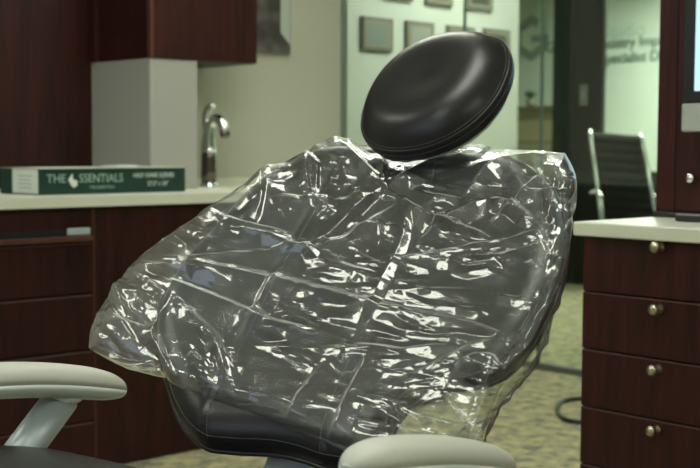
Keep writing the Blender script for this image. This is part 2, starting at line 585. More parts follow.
hu = empty('hutch_cabinet')
tag(hu, 'tall dark mahogany hutch standing on the right countertop behind the computer', 'cabinet')
HX, HY = 2.806, 1.868
boxes('body', [(HX + .02, HX + .245, .75, HY, RZ + .016, 2.5)], WOOD, hu)
box('face_frame', HX, HX + .02, HY - .055, HY, RZ + .016, 2.5, WOOD, hu, .002)
hd = box('door', HX - .002, HX + .018, 1.12, HY - .058, RZ + .018, 2.5, WOOD, hu, .002)
kp = on_x0(694.5, 178, HX)
joined('knob', [lathe([(.006, 0), (.006, .012), (.0125, .016), (.013, .022), (.009, .027)], (HX - .002, kp.y, kp.z), (-1, 0, 0), 18)], CHROME, hd)
boxes('plinth', [(HX - .012, HX + .24, .76, HY + .004, RZ + .0005, RZ + .016)], BLACKP, hu, .005)
settle(hu, (HX + .12, 1.3, RZ))

# desktop computer
im = empty('desktop_computer')
tag(im, 'silver all-in-one desktop computer with black screen border at right edge', 'computer')
IX = 2.70
pl = at(680.3, 132, 3.1)
iy = IX * (pl.y / pl.x) if False else None
r_ = ray(680.3, 132); pL = CAM + r_ * (IX / r_.x)
y1 = pL.y; z0 = pL.z
IW = .60
r_ = ray(685, 103); zc = (CAM + r_ * (IX / r_.x)).z
r_ = ray(694.5, 91); ps = CAM + r_ * (IX / r_.x)
SILVER = plain('silver_aluminium', (.55, .57, .56), .35, .6)
box('chin', IX, IX + .02, y1 - IW, y1, z0, zc, SILVER, im, .006)
box('bezel', IX, IX + .02, y1 - IW, y1 - .003, zc + .0005, zc + .40, BLACKP, im, .003)
box('rear_shell', IX + .0205, IX + .05, y1 - IW + .04, y1 - .04, z0 + .04, zc + .36, SILVER, im, .012)
box('screen', IX - .0012, IX - .0002, y1 - IW + (y1 - ps.y), ps.y, ps.z, zc + .37, emit('lit_screen', (.52, .80, .86), .95), im)
ym = y1 - IW / 2
box('stand', IX + .0505, IX + .062, ym - .08, ym + .08, RZ + .022, z0 + .12, SILVER, im, .003)
fo = [(ym + .26 * math.cos(t), .046 * math.sin(t)) for t in np.linspace(0, 2 * math.pi, 40, endpoint=False)]
V = [(IX + .045 + b_, a, RZ + h) for h in (.0005, .018) for a, b_ in fo] + [(IX + .045 + b_ * .9, ym + (a - ym) * .95, RZ + .022) for a, b_ in fo]
Fc = [tuple(range(40))[::-1], tuple(range(80, 120))]
for i in range(40):
    j = (i + 1) % 40
    Fc += [(i, j, 40 + j, 40 + i), (40 + i, 40 + j, 80 + j, 80 + i)]
mesh('foot', V, Fc, BLACKP, im, True)
settle(im, (IX + .04, ym, RZ))

r_ = ray(674, 221.5); q_ = CAM + r_ * ((RZ - EYE) / r_.z)
ls = bevel(mesh('low_stand', *boxdata(q_.x, q_.x + .030, q_.y - .12, q_.y, RZ + .0005, RZ + .020), BLACKP), .006, 3)
tag(ls, 'low black stand lying on the right countertop before the hutch', 'stand')

# cable loop on the floor
cl = [at(577 + 14, 421, 4.95), at(573, 421, 4.95), at(562, 417, 5.0), at(557.5, 410, 5.1), at(560, 401.5, 5.35), at(572, 398.5, 5.45), at(592, 399, 5.45)]
cl = [Vector((p.x, p.y, .012)) for p in cl]


def on_floor(px, py, z=.010):
    r_ = ray(px, py)
    return CAM + r_ * ((z - EYE) / r_.z)


cl = [on_floor(*q) for q in ((592, 422), (573, 421), (562, 417.5), (557.5, 410), (560, 402.5), (572, 399), (600, 398))]
cb = tube('cable', spline(cl, 8), .009, BLACKP)
tag(cb, 'black cable looped on the carpet beside the right drawer cabinet', 'cable')

# ------------------------------------------------------------------ rooms beyond the glass
YF = 5.62
struct(box('wall_frames', 3.0, 6.74, YF, YF + .12, 0, CZ, plain('office_wall', (.50, .52, .46), .7)))
struct(box('wall_office', 2.9, 3.0, YW + .125, 11.4, 0, CZ, WALLM))
PF = plain('certificate_frame', (.10, .10, .085), .4)
PM = plain('certificate_mat', (.22, .20, .13), .6)
PAPER = [plain('certificate_paper_a', (.16, .19, .17), .6), plain('certificate_paper_b', (.24, .26, .23), .6), plain('certificate_paper_c', (.05, .05, .04), .6)]


def cert(px0, px1, ytop, ybot, which, label):
    a = on_wall(px0, ybot, YF); b_ = on_wall(px1, ybot, YF); t = on_wall(px0, ytop, YF)
    z0_, z1_ = (a.z + b_.z) / 2, t.z
    e_ = empty('certificate')
    tag(e_, label, 'certificate', 'framed certificates on the office wall')
    box('frame', a.x, b_.x, YF - .02, YF, z0_, z1_, PF, e_, .002)
    box('mat', a.x + .02, b_.x - .02, YF - .0215, YF - .0202, z0_ + .018, z1_ - .018, PM, e_)
    box('sheet', a.x + .045, b_.x - .045, YF - .0228, YF - .0217, z0_ + .038, z1_ - .038, PAPER[which], e_)
    settle(e_, ((a.x + b_.x) / 2, YF, z0_))


cert(360, 391, 16, 51, 0, 'framed certificate at the left end of the lower row')
cert(404, 432, 20.5, 55, 1, 'framed certificate second from left in the lower row')
cert(445, 473, 25, 60, 0, 'framed certificate just above the headrest in the lower row')
cert(482, 508, 28, 62, 2, 'framed certificate at the right end of the lower row')
cert(383, 411, -33, 0.5, 0, 'framed certificate at the left end of the upper row')
cert(424, 451, -28, 6, 2, 'framed certificate in the middle of the upper row')
cert(464, 491, -24, 10.5, 2, 'framed certificate at the right end of the upper row')

# sign wall
SX = 10.6
SIGNW = plain('sign_wall_paint', (.76, .86, .74), .6)
struct(box('wall_sign', SX, SX + .1, 1.5, 11.39, 0, CZ, SIGNW))


def on_x(px, py, x_):
    r_ = ray(px, py)
    return CAM + r_ * ((x_ - CAM.x) / r_.x)


SG = plain('sign_grey_green', (.30, .40, .35), .4)
SGP = plain('sign_pale_green', (.50, .66, .56), .4)
SGD = plain('sign_dark_green', (.06, .13, .09), .4)
c0 = on_x(532.5, 38, SX)
hs = abs(on_x(532.5, 15, SX).z - c0.z)
sg = empty('wall_sign_logo')
tag(sg, 'grey hexagonal G emblem on the bright wall beyond the glass', 'logo')
# hexagon ring with a gap and an inner bar: a faceted G, facing -X; right in view is -Y
def hexpt(rad, k):
    t = math.radians(90 + 60 * k)
    return (math.cos(t) * rad, math.sin(t) * rad)
segs = []
ro, ri = hs * 1.02, hs * .60
for k in range(0, 5):      # five sides, open on the upper right
    segs.append([hexpt(ro, k), hexpt(ro, k + 1), hexpt(ri, k + 1), hexpt(ri, k)])
segs[-1] = [hexpt(ro, 4), (hexpt(ro, 5)[0], hexpt(ro, 5)[1] * .1), (hexpt(ri, 5)[0], hexpt(ri, 5)[1] * .1), hexpt(ri, 4)]
segs.append([hexpt(ro, 0), ((hexpt(ro, 0)[0] + hexpt(ro, -1)[0]) * .5, (hexpt(ro, 0)[1] + hexpt(ro, -1)[1]) * .5), ((hexpt(ri, 0)[0] + hexpt(ri, -1)[0]) * .5, (hexpt(ri, 0)[1] + hexpt(ri, -1)[1]) * .5), hexpt(ri, 0)])
segs.append([(0, .1 * hs), (hexpt(ro, 5)[0], .1 * hs), (hexpt(ro, 5)[0], -.2 * hs), (0, -.2 * hs)])
V, Fc = [], []
for s in segs:
    n = len(V)
    for dx in (-.02, -.002):
        V += [(SX + dx, c0.y - a, c0.z + b_) for a, b_ in s]
    Fc += [(n, n + 1, n + 2, n + 3), (n + 7, n + 6, n + 5, n + 4)] + [(n + i, n + 4 + i, n + 4 + (i + 1) % 4, n + (i + 1) % 4) for i in range(4)]
mesh('emblem', V, Fc, SG, sg)
settle(sg, (SX, c0.y, c0.z - hs))
st = empty('wall_sign_lettering')
tag(st, 'dark green raised lettering of the dental sign beyond the glass', 'sign')
Rr = (0, -1, 0)
p = on_x(556, 42, SX - .004); text('name_lettering', 'Dental Studio', .20, p, Rr, (0, 0, 1), SGP, st, ext=.004)
p = on_x(546, 52, SX - .004); p2 = on_x(655, 46, SX - .004)
text('line_lettering', 'General Dentistry Implants', .15, (p.x, p.y, (p.z + p2.z) / 2), Rr, (0, 0, 1), SGD, st, ext=.006, sx=1.02)
p = on_x(580, 65, SX - .004)
text('line_lettering', 'and Specialist Dental', .15, p, Rr, (0, 0, 1), SGD, st, ext=.006, sx=1.0)
settle(st, (SX, p.y, p.z))

# stone reception counter with a small plant
TX = 9.7
tz = on_x(535, 106, TX).z
STONE, nt, b, o = mat('tan_ledger_stone')
tc = nt.nodes.new('ShaderNodeTexCoord'); bt = nt.nodes.new('ShaderNodeTexBrick'); mp = nt.nodes.new('ShaderNodeMapping')
mp.inputs['Rotation'].default_value = (math.pi / 2, 0, math.pi / 2)
nt.links.new(tc.outputs['Object'], mp.inputs[0]); nt.links.new(mp.outputs[0], bt.inputs['Vector'])
bt.inputs['Scale'].default_value = 2.2; bt.inputs['Color1'].default_value = (.42, .38, .22, 1); bt.inputs['Color2'].default_value = (.30, .28, .18, 1); bt.inputs['Mortar'].default_value = (.16, .15, .10, 1)
nt.links.new(bt.outputs[0], b.inputs['Base Color']); setp(b, Roughness=.8)
rd = empty('reception_counter')
tag(rd, 'tan stone reception counter below the G emblem beyond the glass', 'counter')
yb = on_x(535, 100, TX).y
yR = on_x(596, 100, TX + .54).y + .06
box('stone_front', TX, TX + .5, yR, yb + 1.2, 0, tz - .04, STONE, rd)
box('counter_top', TX - .04, TX + .54, yR - .04, yb + 1.24, tz - .04, tz, plain('brown_counter_top', (.16, .13, .08), .4), rd, .004)
settle(rd, (TX + .25, yb, 0))
pp_ = on_x(530.5, 100, TX + .2)
pg = empty('potted_plant')
tag(pg, 'small green potted plant on the tan stone reception counter', 'plant')
joined('pot', [lathe([(.035, 0), (.05, .07), (.047, .075)], (TX + .2, pp_.y, tz), (0, 0, 1))], plain('plant_pot', (.16, .18, .14), .5), pg)
lf = []
for k in range(26):
    a = k * 2.4; l_ = .045 + .035 * random.random()
    c_ = Vector((TX + .2, pp_.y, tz + .07)); d_ = Vector((math.cos(a), math.sin(a), .9 + random.random()))
    d_.normalize(); s_ = d_.cross(Vector((0, 0, 1))).normalized() * .014
    t_ = c_ + d_ * l_ * 1.6
    mdl = c_ + d_ * l_
    lf.append(([c_, mdl + s_, t_, mdl - s_], [(0, 1, 2, 3)]))
joined('leaves', lf, plain('leaf_green', (.04, .12, .04), .5), pg, False)
settle(pg, (TX + .2, pp_.y, tz))

# dark door beyond the glass with its frame and a switch plate
DX = 8.0
ya, yb_ = on_x(573, 100, DX).y, on_x(602.5, 60, DX).y
yl = on_x(554, 100, DX).y
struct(box('door_1', DX, DX + .03, yb_ + .004, ya, .0, CZ, DARK))
struct(box('trim_4', DX - .02, DX + .10, ya + .001, yl, .0, CZ, DARK2))
struct(box('trim_5', DX - .004, DX + .03, yb_ - .012, yb_, 0, CZ, DARK))
sp = on_x(584, 95, DX)
sw = empty('light_switch')
tag(sw, 'grey switch plate on the dark door frame beyond the glass', 'switch')
box('plate', DX - .010, DX - .0005, sp.y - .036, sp.y + .036, sp.z - .08, sp.z + .08, plain('switch_plate', (.20, .235, .21), .4), sw, .002)
box('rocker', DX - .014, DX - .0105, sp.y - .014, sp.y + .014, sp.z - .03, sp.z + .03, plain('switch_rocker', (.30, .33, .31), .4), sw, .001)
settle(sw, (DX, sp.y, sp.z - .08))
# low dark partition board behind the office chair
lb0 = on_x(603, 150, DX + .12)
lo = box('low_partition', DX + .12, DX + .16, lb0.y - 1.6, lb0.y - .0, 0, on_x(640, 171, DX + .12).z, DARK2, None, .002)
tag(lo, 'low dark partition behind the mesh office chair beyond the glass', 'partition')

# office chair
oc = empty('office_chair')
tag(oc, 'black mesh office chair with chrome side frames beyond the glass', 'office chair')
DO = 6.9
BL, BRr = at(590, 133, DO), at(641, 137, DO)
wv = (BRr - BL); wv.z = 0; wv = wv.normalized()
backdir = Vector((fwd_h.x, fwd_h.y, 0))
def oc_pt(s, t, off=0.):      # s 0..1 across, t 0..1 from top down; back profile bows
    bow = -.10 * math.sin(t * math.pi * .5) - off
    top = BL + (BRr - BL) * s
    return Vector((top.x, top.y, 0)) + wv * (t * (.055 + .02 * s)) + backdir * bow + Vector((0, 0, BL.z + (BRr.z - BL.z) * s - t * .52))
rows = []
NR, NC = 40, 9
V = []; Fc = []
for i in range(NR + 1):
    for j in range(NC + 1):
        q = oc_pt(j / NC, i / NR)
        q = q + backdir * (.006 * math.cos(i * math.pi * .5)) + backdir * (.03 * math.sin(math.pi * j / NC))
        V.append(q)
for i in range(NR):
    for j in range(NC):
        a = i * (NC + 1) + j
        Fc.append((a, a + 1, a + NC + 2, a + NC + 1))
mo = mesh('backrest', V, Fc, plain('ribbed_mesh', (.006, .007, .0065), .7), oc, True)
sol = mo.modifiers.new('solid', 'SOLIDIFY'); sol.thickness = .012
for s in (0, 1):
    tube('side_frame', [oc_pt(s, t, .012) for t in np.linspace(-.03, 1.0, 12)], .012, CHROME, oc)
sb0, sb1 = oc_pt(0, 1), oc_pt(1, 1)
sv = (-backdir)
V = []
for z_ in (0, -.05):
    for q in (sb0, sb1, sb1 + sv * .44, sb0 + sv * .44):
        V.append(Vector((q.x, q.y, sb0.z + .0 + z_)))
bevel(mesh('seat', V, [(0, 1, 2, 3), (7, 6, 5, 4), (0, 4, 5, 1), (1, 5, 6, 2), (2, 6, 7, 3), (3, 7, 4, 0)], BLACKP, oc), .02, 3)
for q, sgn in ((sb0, -1), (sb1, 1)):
    a0 = oc_pt(0 if sgn < 0 else 1, .62, 0)
    pts_ = [a0, a0 + wv * sgn * .05 + sv * .06, a0 + wv * sgn * .05 + sv * .30, a0 + wv * sgn * .04 + sv * .34 + Vector((0, 0, -.19))]
    tube('armrest', spline(pts_, 5), .011, CHROME, oc)
cc = (sb0 + sb1) / 2 + sv * .22
tube('gas_column', [(cc.x, cc.y, sb0.z - .05), (cc.x, cc.y, .09)], .025, CHROME, oc)
for k in range(5):
    a = 2 * math.pi * k / 5 + .3
    e_ = Vector((cc.x + .29 * math.cos(a), cc.y + .29 * math.sin(a), .075))
    lg = tube('leg', [(cc.x, cc.y, .11), e_], [.022, .015], CHROME, oc)
    joined('castor', [lathe([(.028, -.02), (.03, 0), (.028, .02)], (e_.x, e_.y, .031), (math.sin(a), -math.cos(a), 0))], BLACKP, lg)
settle(oc, (cc.x, cc.y, 0))

# ------------------------------------------------------------------ dental chair
PSI, TH = math.radians(30), math.radians(45)
Vd = rgt_h * math.cos(PSI) - fwd_h * math.sin(PSI)           # across, towards picture right
Hd = rgt_h * math.sin(PSI) + fwd_h * math.cos(PSI)           # backwards from the sitter
Zd = Vector((0, 0, 1))
Ud = Hd * math.sin(TH) + Zd * math.cos(TH)
Nd = -Hd * math.cos(TH) + Zd * math.sin(TH)
O = at(395, 300, 2.0)
VC = -.095
KB = .45


def L2W(u, v, n_):
    return O + Ud * u + Vd * v + Nd * n_


def hit(px, py, off=0.):
    """where a sight line meets the dished surface n = KB (v-VC)^2 + off"""
    r_ = ray(px, py)
    n_ = 0.
    for _ in range(14):
        s = ((O - CAM).dot(Nd) + n_) / r_.dot(Nd)
        P = CAM + r_ * s - O
        u, v = P.dot(Ud), P.dot(Vd)
        n_ = KB * (v - VC) ** 2 + off
    return u, v


chair = empty('dental_chair')
tag(chair, 'black leather reclined dental chair with round headrest under a clear sleeve', 'dental chair')
outl = [(375, 152), (338, 152), (305, 160), (270, 182), (240, 208), (215, 236), (188, 266), (170, 295), (160, 325), (161, 355), (168, 387), (183, 425), (205, 447.5), (231, 452.5), (274, 455), (303, 461), (330, 470),
        (362, 472), (388, 452), (393, 434), (402, 418), (414, 405), (428, 397), (446, 391), (481, 386.5), (510, 373), (533, 346), (549, 318), (562, 285), (566, 250), (560, 208), (542, 177), (505, 160), (440, 154)]
uvs = [Vector((*hit(*p_), 0)) for p_ in outl]
ring = spline(uvs, 10, True)
NB = len(ring)
cen = Vector((.0, VC, 0))
seamL = [Vector((*hit(*p_), 0)) for p_ in ((206, 449), (222, 405), (252, 350), (281, 292), (330, 205), (352, 156))]
seamR = [Vector((*hit(*p_), 0)) for p_ in ((331, 468), (350, 410), (377, 353), (402, 300), (440, 215), (452, 155))]
seamH = [Vector((*hit(*p_), 0)) for p_ in ((256, 342), (310, 352), (378, 353))]
sL, sR, sH = (np.array([(p_.x, p_.y) for p_ in spline(s, 6)]) for s in (seamL, seamR, seamH))


def dpoly(x_, y_, P, closed=False):
    best = np.full(np.shape(x_), 1e9)
    n_ = len(P)
    for i in range(n_ if closed else n_ - 1):
        a, b_ = P[i], P[(i + 1) % n_]
        d_ = b_ - a; l2 = (d_ ** 2).sum() + 1e-12
        t = np.clip(((x_ - a[0]) * d_[0] + (y_ - a[1]) * d_[1]) / l2, 0, 1)
        best = np.minimum(best, np.hypot(x_ - a[0] - t * d_[0], y_ - a[1] - t * d_[1]))
    return best


RG = np.array([(p_.x, p_.y) for p_ in ring])
RINGS = 60
S = 1 - (np.linspace(0, 1, RINGS + 1) ** 1.35)       # 1 at rim .. 0 at centre
S[-1] = .004
U2 = cen.x + S[:, None] * (RG[None, :, 0] - cen.x)
V2 = cen.y + S[:, None] * (RG[None, :, 1] - cen.y)
dE = dpoly(U2, V2, RG[::3], True)


def cushion_n(u, v, d):
    n_ = KB * (v - VC) ** 2 + .042 * np.sqrt(np.clip(1 - (1 - np.clip(d / .05, 0, 1)) ** 2, 0, 1)) - .0
    for P, w_, a_ in ((sL, .0022, .0022), (sR, .0022, .0022), (sH, .0022, .002)):
        n_ = n_ - a_ * np.exp(-(dpoly(u, v, P) / w_) ** 2)
    # bolsters either side of the middle pad
    dl = np.minimum(dpoly(u, v, sL), dpoly(u, v, sR))
    n_ = n_ + .004 * (1 - np.exp(-dl / .06)) * np.clip(d / .06, 0, 1)
    return n_


NF = cushion_n(U2, V2, dE)
TK = .03
NBk = KB * (V2 - VC) ** 2 - TK * np.sqrt(np.clip(1 - (1 - np.clip(dE / .05, 0, 1)) ** 2, 0, 1))
V, Fc = [], []
for arr in (NF, NBk):
    off = len(V)
    for i in range(RINGS + 1):
        for k in range(NB):
            V.append(L2W(U2[i, k], V2[i, k], arr[i, k]))
    for i in range(RINGS):
        for k in range(NB):
            k2 = (k + 1) % NB
            q = (off + i * NB + k, off + i * NB + k2, off + (i + 1) * NB + k2, off + (i + 1) * NB + k)
            Fc.append(q if off else q[::-1])
    c_ = tuple(off + RINGS * NB + k for k in range(NB))
    Fc.append(c_[::-1] if off == 0 else c_)
br = mesh('backrest', V, Fc, LEATHER, chair, True)
tube('piping', [L2W(p_.x, p_.y, KB * (p_.y - VC) ** 2) for p_ in ring], .0042, LEATHER, br, 8, closed=True)


def stitches(name, pts, parent, rad=.0007, on=2, step=.0055):
    """a dashed thread along a polyline"""
    P = [Vector(q) for q in pts]; L_ = [0]
    for i in range(len(P) - 1):
        L_.append(L_[-1] + (P[i + 1] - P[i]).length)
    def pt(s):
        for i in range(len(P) - 1):
            if s <= L_[i + 1]:
                return P[i].lerp(P[i + 1], (s - L_[i]) / max(1e-9, L_[i + 1] - L_[i]))
        return P[-1]
    s = 0; D_ = []
    while s < L_[-1] - step:
        D_.append(tube('', [pt(s), pt(s + step * .62)], rad, None, None, 5, data=True)); s += step
    return joined(name, D_, STITCH, parent, False)


def cn(u, v):
    u_, v_ = np.array([[u]]), np.array([[v]])
    return float(cushion_n(u_, v_, dpoly(u_, v_, RG[::3], True))[0, 0])


for P, s_ in ((sL, 1), (sR, -1)):
    pp_ = [(P[i][0], P[i][1] + s_ * .011) for i in range(len(P))]
    stitches('stitching', [L2W(a, b_, cn(a, b_) + .0006) for a, b_ in pp_], br)
inset = []
for k in range(0, NB, 2):
    a, b_ = cen.x + .968 * (RG[k, 0] - cen.x), cen.y + .968 * (RG[k, 1] - cen.y)
    inset.append(L2W(a, b_, cn(a, b_) + .0006))
stitches('stitching', inset + [inset[0]], br)

# headrest: a padded disc with a side band
hc = at(437, 96, 2.17)
hN = (rgt_h * -.50 - fwd_h * .57 + Zd * .68).normalized()
hV = (Vd - hN * Vd.dot(hN)).normalized(); hU = hN.cross(hV).normalized() if hN.cross(hV).dot(Ud) > 0 else -hN.cross(hV).normalized()
RA, RB = .142, .142


def disc(a, s, n_):
    ca_, sa_ = math.cos(a), math.sin(a)
    ca_ = math.copysign(abs(ca_) ** .93, ca_); sa_ = math.copysign(abs(sa_) ** .93, sa_)
    return hc + hV * (RA * s * ca_) + hU * (RB * s * sa_) + hN * n_


prof = [(0.004, .056), (.15, .0565), (.3, .058), (.45, .058), (.6, .056), (.72, .051), (.82, .042), (.90, .031), (.955, .019), (.972, .0155), (.98, .0135), (.992, .0105), (1.0, .001), (.998, -.005), (.985, -.010), (.95, -.016), (.85, -.020), (.5, -.021), (.004, -.021)]
NA = 96
V, Fc = [], []
for s, n_ in prof:
    for k in range(NA):
        a = 2 * math.pi * k / NA
        V.append(disc(a, s, n_ - .006 * math.exp(-(s * 2.4) ** 2)))
for i in range(len(prof) - 1):
    for k in range(NA):
        k2 = (k + 1) % NA
        Fc.append((i * NA + k, (i + 1) * NA + k, (i + 1) * NA + k2, i * NA + k2))
Fc.append(tuple(range(NA))); Fc.append(tuple((len(prof) - 1) * NA + k for k in range(NA))[::-1])
hr = mesh('headrest', V, Fc, LEATHER, chair, True)
sb_ = hr.modifiers.new('sub', 'SUBSURF'); sb_.levels = 1; sb_.render_levels = 1
tube('piping', [disc(2 * math.pi * k / NA, .982, .0125) for k in range(NA)], .0022, LEATHER, hr, 8, closed=True)
for s, n_ in ((.965, .0185), (1.002, .004)):
    q = [disc(2 * math.pi * k / NA, s, n_) for k in range(NA + 1)]
    stitches('stitching', q, hr)
V2_, F2_ = [], []
pb = [(.90, -.018), (.92, -.022), (.90, -.026), (.8, -.030), (.4, -.032)]
for s, n_ in pb:
    for k in range(NA):
        V2_.append(disc(2 * math.pi * k / NA, s * .985, n_))
for i in range(len(pb) - 1):
    for k in range(NA):
        k2 = (k + 1) % NA
        F2_.append((i * NA + k, (i + 1) * NA + k, (i + 1) * NA + k2, i * NA + k2))
F2_.append(tuple((len(pb) - 1) * NA + k for k in range(NA))[::-1])
mesh('back_shell', V2_, F2_, ALU, hr, True)
nb0 = L2W(.12, VC, -.05)
ht = hc - hN * .05
tube('headrest_bar', spline([ht, ht - hN * .03 - hU * .05, L2W(.30, VC, -.055), nb0], 6), .011, ALU, chair)

# back support, pedestal, base
mesh_pts = [(-.36, -.03, -.035), (-.36, .05, -.035), (.15, .06, -.045), (.15, -.06, -.045), (-.36, -.03, -.075), (-.36, .05, -.075), (.15, .06, -.075), (.15, -.06, -.075)]
bevel(mesh('back_support', [L2W(a, VC + b_, c_) for a, b_, c_ in mesh_pts], [(0, 1, 2, 3), (7, 6, 5, 4), (0, 4, 5, 1), (1, 5, 6, 2), (2, 6, 7, 3), (3, 7, 4, 0)], SHELL, chair), .01)
hinge = L2W(-.345, VC, -.03)


def SW(a, b_, z_):
    """a forwards of the hinge, b across, z height"""
    q = hinge - Hd * a + Vd * b_
    return Vector((q.x, q.y, z_))


# seat: thick cushion from the hinge forwards
hz = hinge.z
V, Fc = [], []
NS, NW = 40, 26


def seat_half(a):
    return .305


def seat_top(a, t):
    e_ = abs(t)
    return .505 + .18 * (1 - math.exp(-a / .2)) - .05 * max(0, (e_ - .8) / .2) ** 2.2 + .012 * e_
for i in range(NS + 1):
    a = .015 + i / NS * 1.15
    for j in range(NW + 1):
        t = -1 + 2 * j / NW
        V.append(SW(a, t * seat_half(a), seat_top(a, t) - .04 * max(0, 1 - i / 3) ** 2 - .04 * max(0, (i - NS + 3) / 3) ** 2))
M_ = len(V)
for i in range(NS + 1):
    a = .015 + i / NS * 1.15
    for j in range(NW + 1):
        t = -1 + 2 * j / NW
        V.append(SW(a, t * seat_half(a) * .96, seat_top(a, 1) - .055))
for i in range(NS):
    for j in range(NW):
        q = i * (NW + 1) + j
        f_ = (q, q + 1, q + NW + 2, q + NW + 1)
        Fc.append(f_); Fc.append(tuple(x_ + M_ for x_ in f_[::-1]))
    for j in (0, NW):
        q = i * (NW + 1) + j
        Fc.append((q, q + NW + 1, q + NW + 1 + M_, q + M_))
for j in range(NW):
    for i in (0, NS):
        q = i * (NW + 1) + j
        Fc.append((q, q + 1, q + 1 + M_, q + M_))
mesh('seat', V, Fc, LEATHER, chair, True)
bevel(mesh('seat_frame', [SW(a, b_, z_) for z_ in (hz - .20, hz - .115) for a, b_ in ((-.02, -.13), (.75, -.13), (.75, .13), (-.02, .13))],
           [(0, 1, 2, 3), (7, 6, 5, 4), (0, 4, 5, 1), (1, 5, 6, 2), (2, 6, 7, 3), (3, 7, 4, 0)], SHELL, chair), .012)
pc = SW(.35, 0, 0)
joined('pedestal', [lathe([(.10, .045), (.085, .08), (.075, .25), (.075, hz - .19)], (pc.x, pc.y, 0), (0, 0, 1), 28)], SHELL, chair)
bevel(mesh('base_plate', [SW(a, b_, z_) for z_ in (0.001, .05) for a, b_ in ((-.10, -.22), (.85, -.22), (.85, .22), (-.10, .22))],
           [(3, 2, 1, 0), (4, 5, 6, 7), (0, 1, 5, 4), (1, 2, 6, 5), (2, 3, 7, 6), (3, 0, 4, 7)], SHELL, chair), .02, 3)


def armrest(E1, E2, wid, thick, label=None, post=None):
    """a padded bar from the rear tip E1 to the front tip E2"""
    ax = (E2 - E1); Ln = ax.length; ax.normalize()
    side = ax.cross(Zd).normalized(); upv = side.cross(ax).normalized()
    if upv.z < 0: upv = -upv
    NX, NR_ = 44, 24
    def build(name, m_, up_h, dn_h, parent, grow=1.0):
        V, Fc = [], []
        for i in range(NX + 1):
            s = (1 - math.cos(math.pi * i / NX)) / 2
            x_ = 2 * s - 1
            w_ = max(.02, (1 - abs(x_) ** 3.6)) ** .5          # plan outline
            hh = max(.02, (1 - abs(x_) ** 5.0)) ** .5
            cpt = E1 + ax * (s * Ln)
            bow = .012 * (1 - x_ * x_)
            for k in range(NR_):
                a = 2 * math.pi * k / NR_
                ca_, sa_ = math.cos(a), math.sin(a)
                q = math.copysign(abs(ca_) ** .75, ca_)
                hgt = up_h if sa_ > 0 else dn_h
                V.append(cpt + side * (q * wid / 2 * w_ * grow) + upv * (math.copysign(abs(sa_) ** .85, sa_) * hgt * hh + bow))
        for i in range(NX):
            for k in range(NR_):
                k2 = (k + 1) % NR_
                Fc.append((i * NR_ + k, i * NR_ + k2, (i + 1) * NR_ + k2, (i + 1) * NR_ + k))
        Fc.append(tuple(range(NR_))[::-1]); Fc.append(tuple(NX * NR_ + k for k in range(NR_)))
        return mesh(name, V, Fc, m_, parent, True)
    arm = build('armrest', SHELL, .001, thick * .46, chair)
    build('pad', PAD, thick * .56, .001, arm, .985)
    if post:
        top, bot, rad_ = post
        tube('post', [top, top.lerp(bot, .5), bot], rad_, ALU, arm, 20)
        d_ = (bot - top).normalized()
        joined('post_collar', [lathe([(rad_ * 1.28, -.010), (rad_ * 1.25, .004), (rad_ * 1.02, .010)], top + Vector((0, 0, .004)), -Zd)], SHELL, arm)
    return arm


armrest(at(124, 390, 1.95), at(-70, 389, 1.70), .085, .050, post=(at(62, 398, 1.87), at(2, 478, 1.76), .0265))
armrest(at(508, 469, 1.62), at(345, 468, 1.40), .088, .050, post=(at(430, 486, 1.50), at(380, 640, 1.50), .0225))
settle(chair, (pc.x, pc.y, 0))

# ------------------------------------------------------------------ clear plastic sleeve
def vnoise(x_, y_, seed):
    g = np.random.default_rng(seed).random((64, 64))
    xi, yi = np.floor(x_).astype(int), np.floor(y_).astype(int)
    fx_, fy_ = x_ - xi, y_ - yi
    fx_ = fx_ * fx_ * (3 - 2 * fx_); fy_ = fy_ * fy_ * (3 - 2 * fy_)
    a = g[xi % 64, yi % 64]; b_ = g[(xi + 1) % 64, yi % 64]; c_ = g[xi % 64, (yi + 1) % 64]; d_ = g[(xi + 1) % 64, (yi + 1) % 64]
    return (a * (1 - fx_) + b_ * fx_) * (1 - fy_) + (c_ * (1 - fx_) + d_ * fx_) * fy_


def ridged(x_, y_, seed):
    return 1 - np.abs(2 * vnoise(x_, y_, seed) - 1)


def facets(x_, y_, seed, cell):
    """crumple: distance to the nearest of scattered points, folded flat between creases"""
    g = np.random.default_rng(seed)
    P = g.random((64, 64, 3))
    X_, Y_ = x_ / cell, y_ / cell
    xi, yi = np.floor(X_).astype(int), np.floor(Y_).astype(int)
    best = np.full(X_.shape, 1e9); val = np.zeros(X_.shape)
    for dx in (-1, 0, 1):
        for dy in (-1, 0, 1):
            p_ = P[(xi + dx) % 64, (yi + dy) % 64]
            cx, cy = xi + dx + p_[..., 0], yi + dy + p_[..., 1]
            d_ = np.hypot(X_ - cx, Y_ - cy)
            best = np.minimum(best, d_)
    return best


def resamp(P, n_):
    P = np.array([(p_.x, p_.y) for p_ in spline([Vector((a, b_, 0)) for a, b_ in P], 8)])
    s = np.r_[0, np.cumsum(np.hypot(*np.diff(P, axis=0).T))]
    t = np.linspace(0, s[-1], n_)
    return np.c_[np.interp(t, s, P[:, 0]), np.interp(t, s, P[:, 1])]


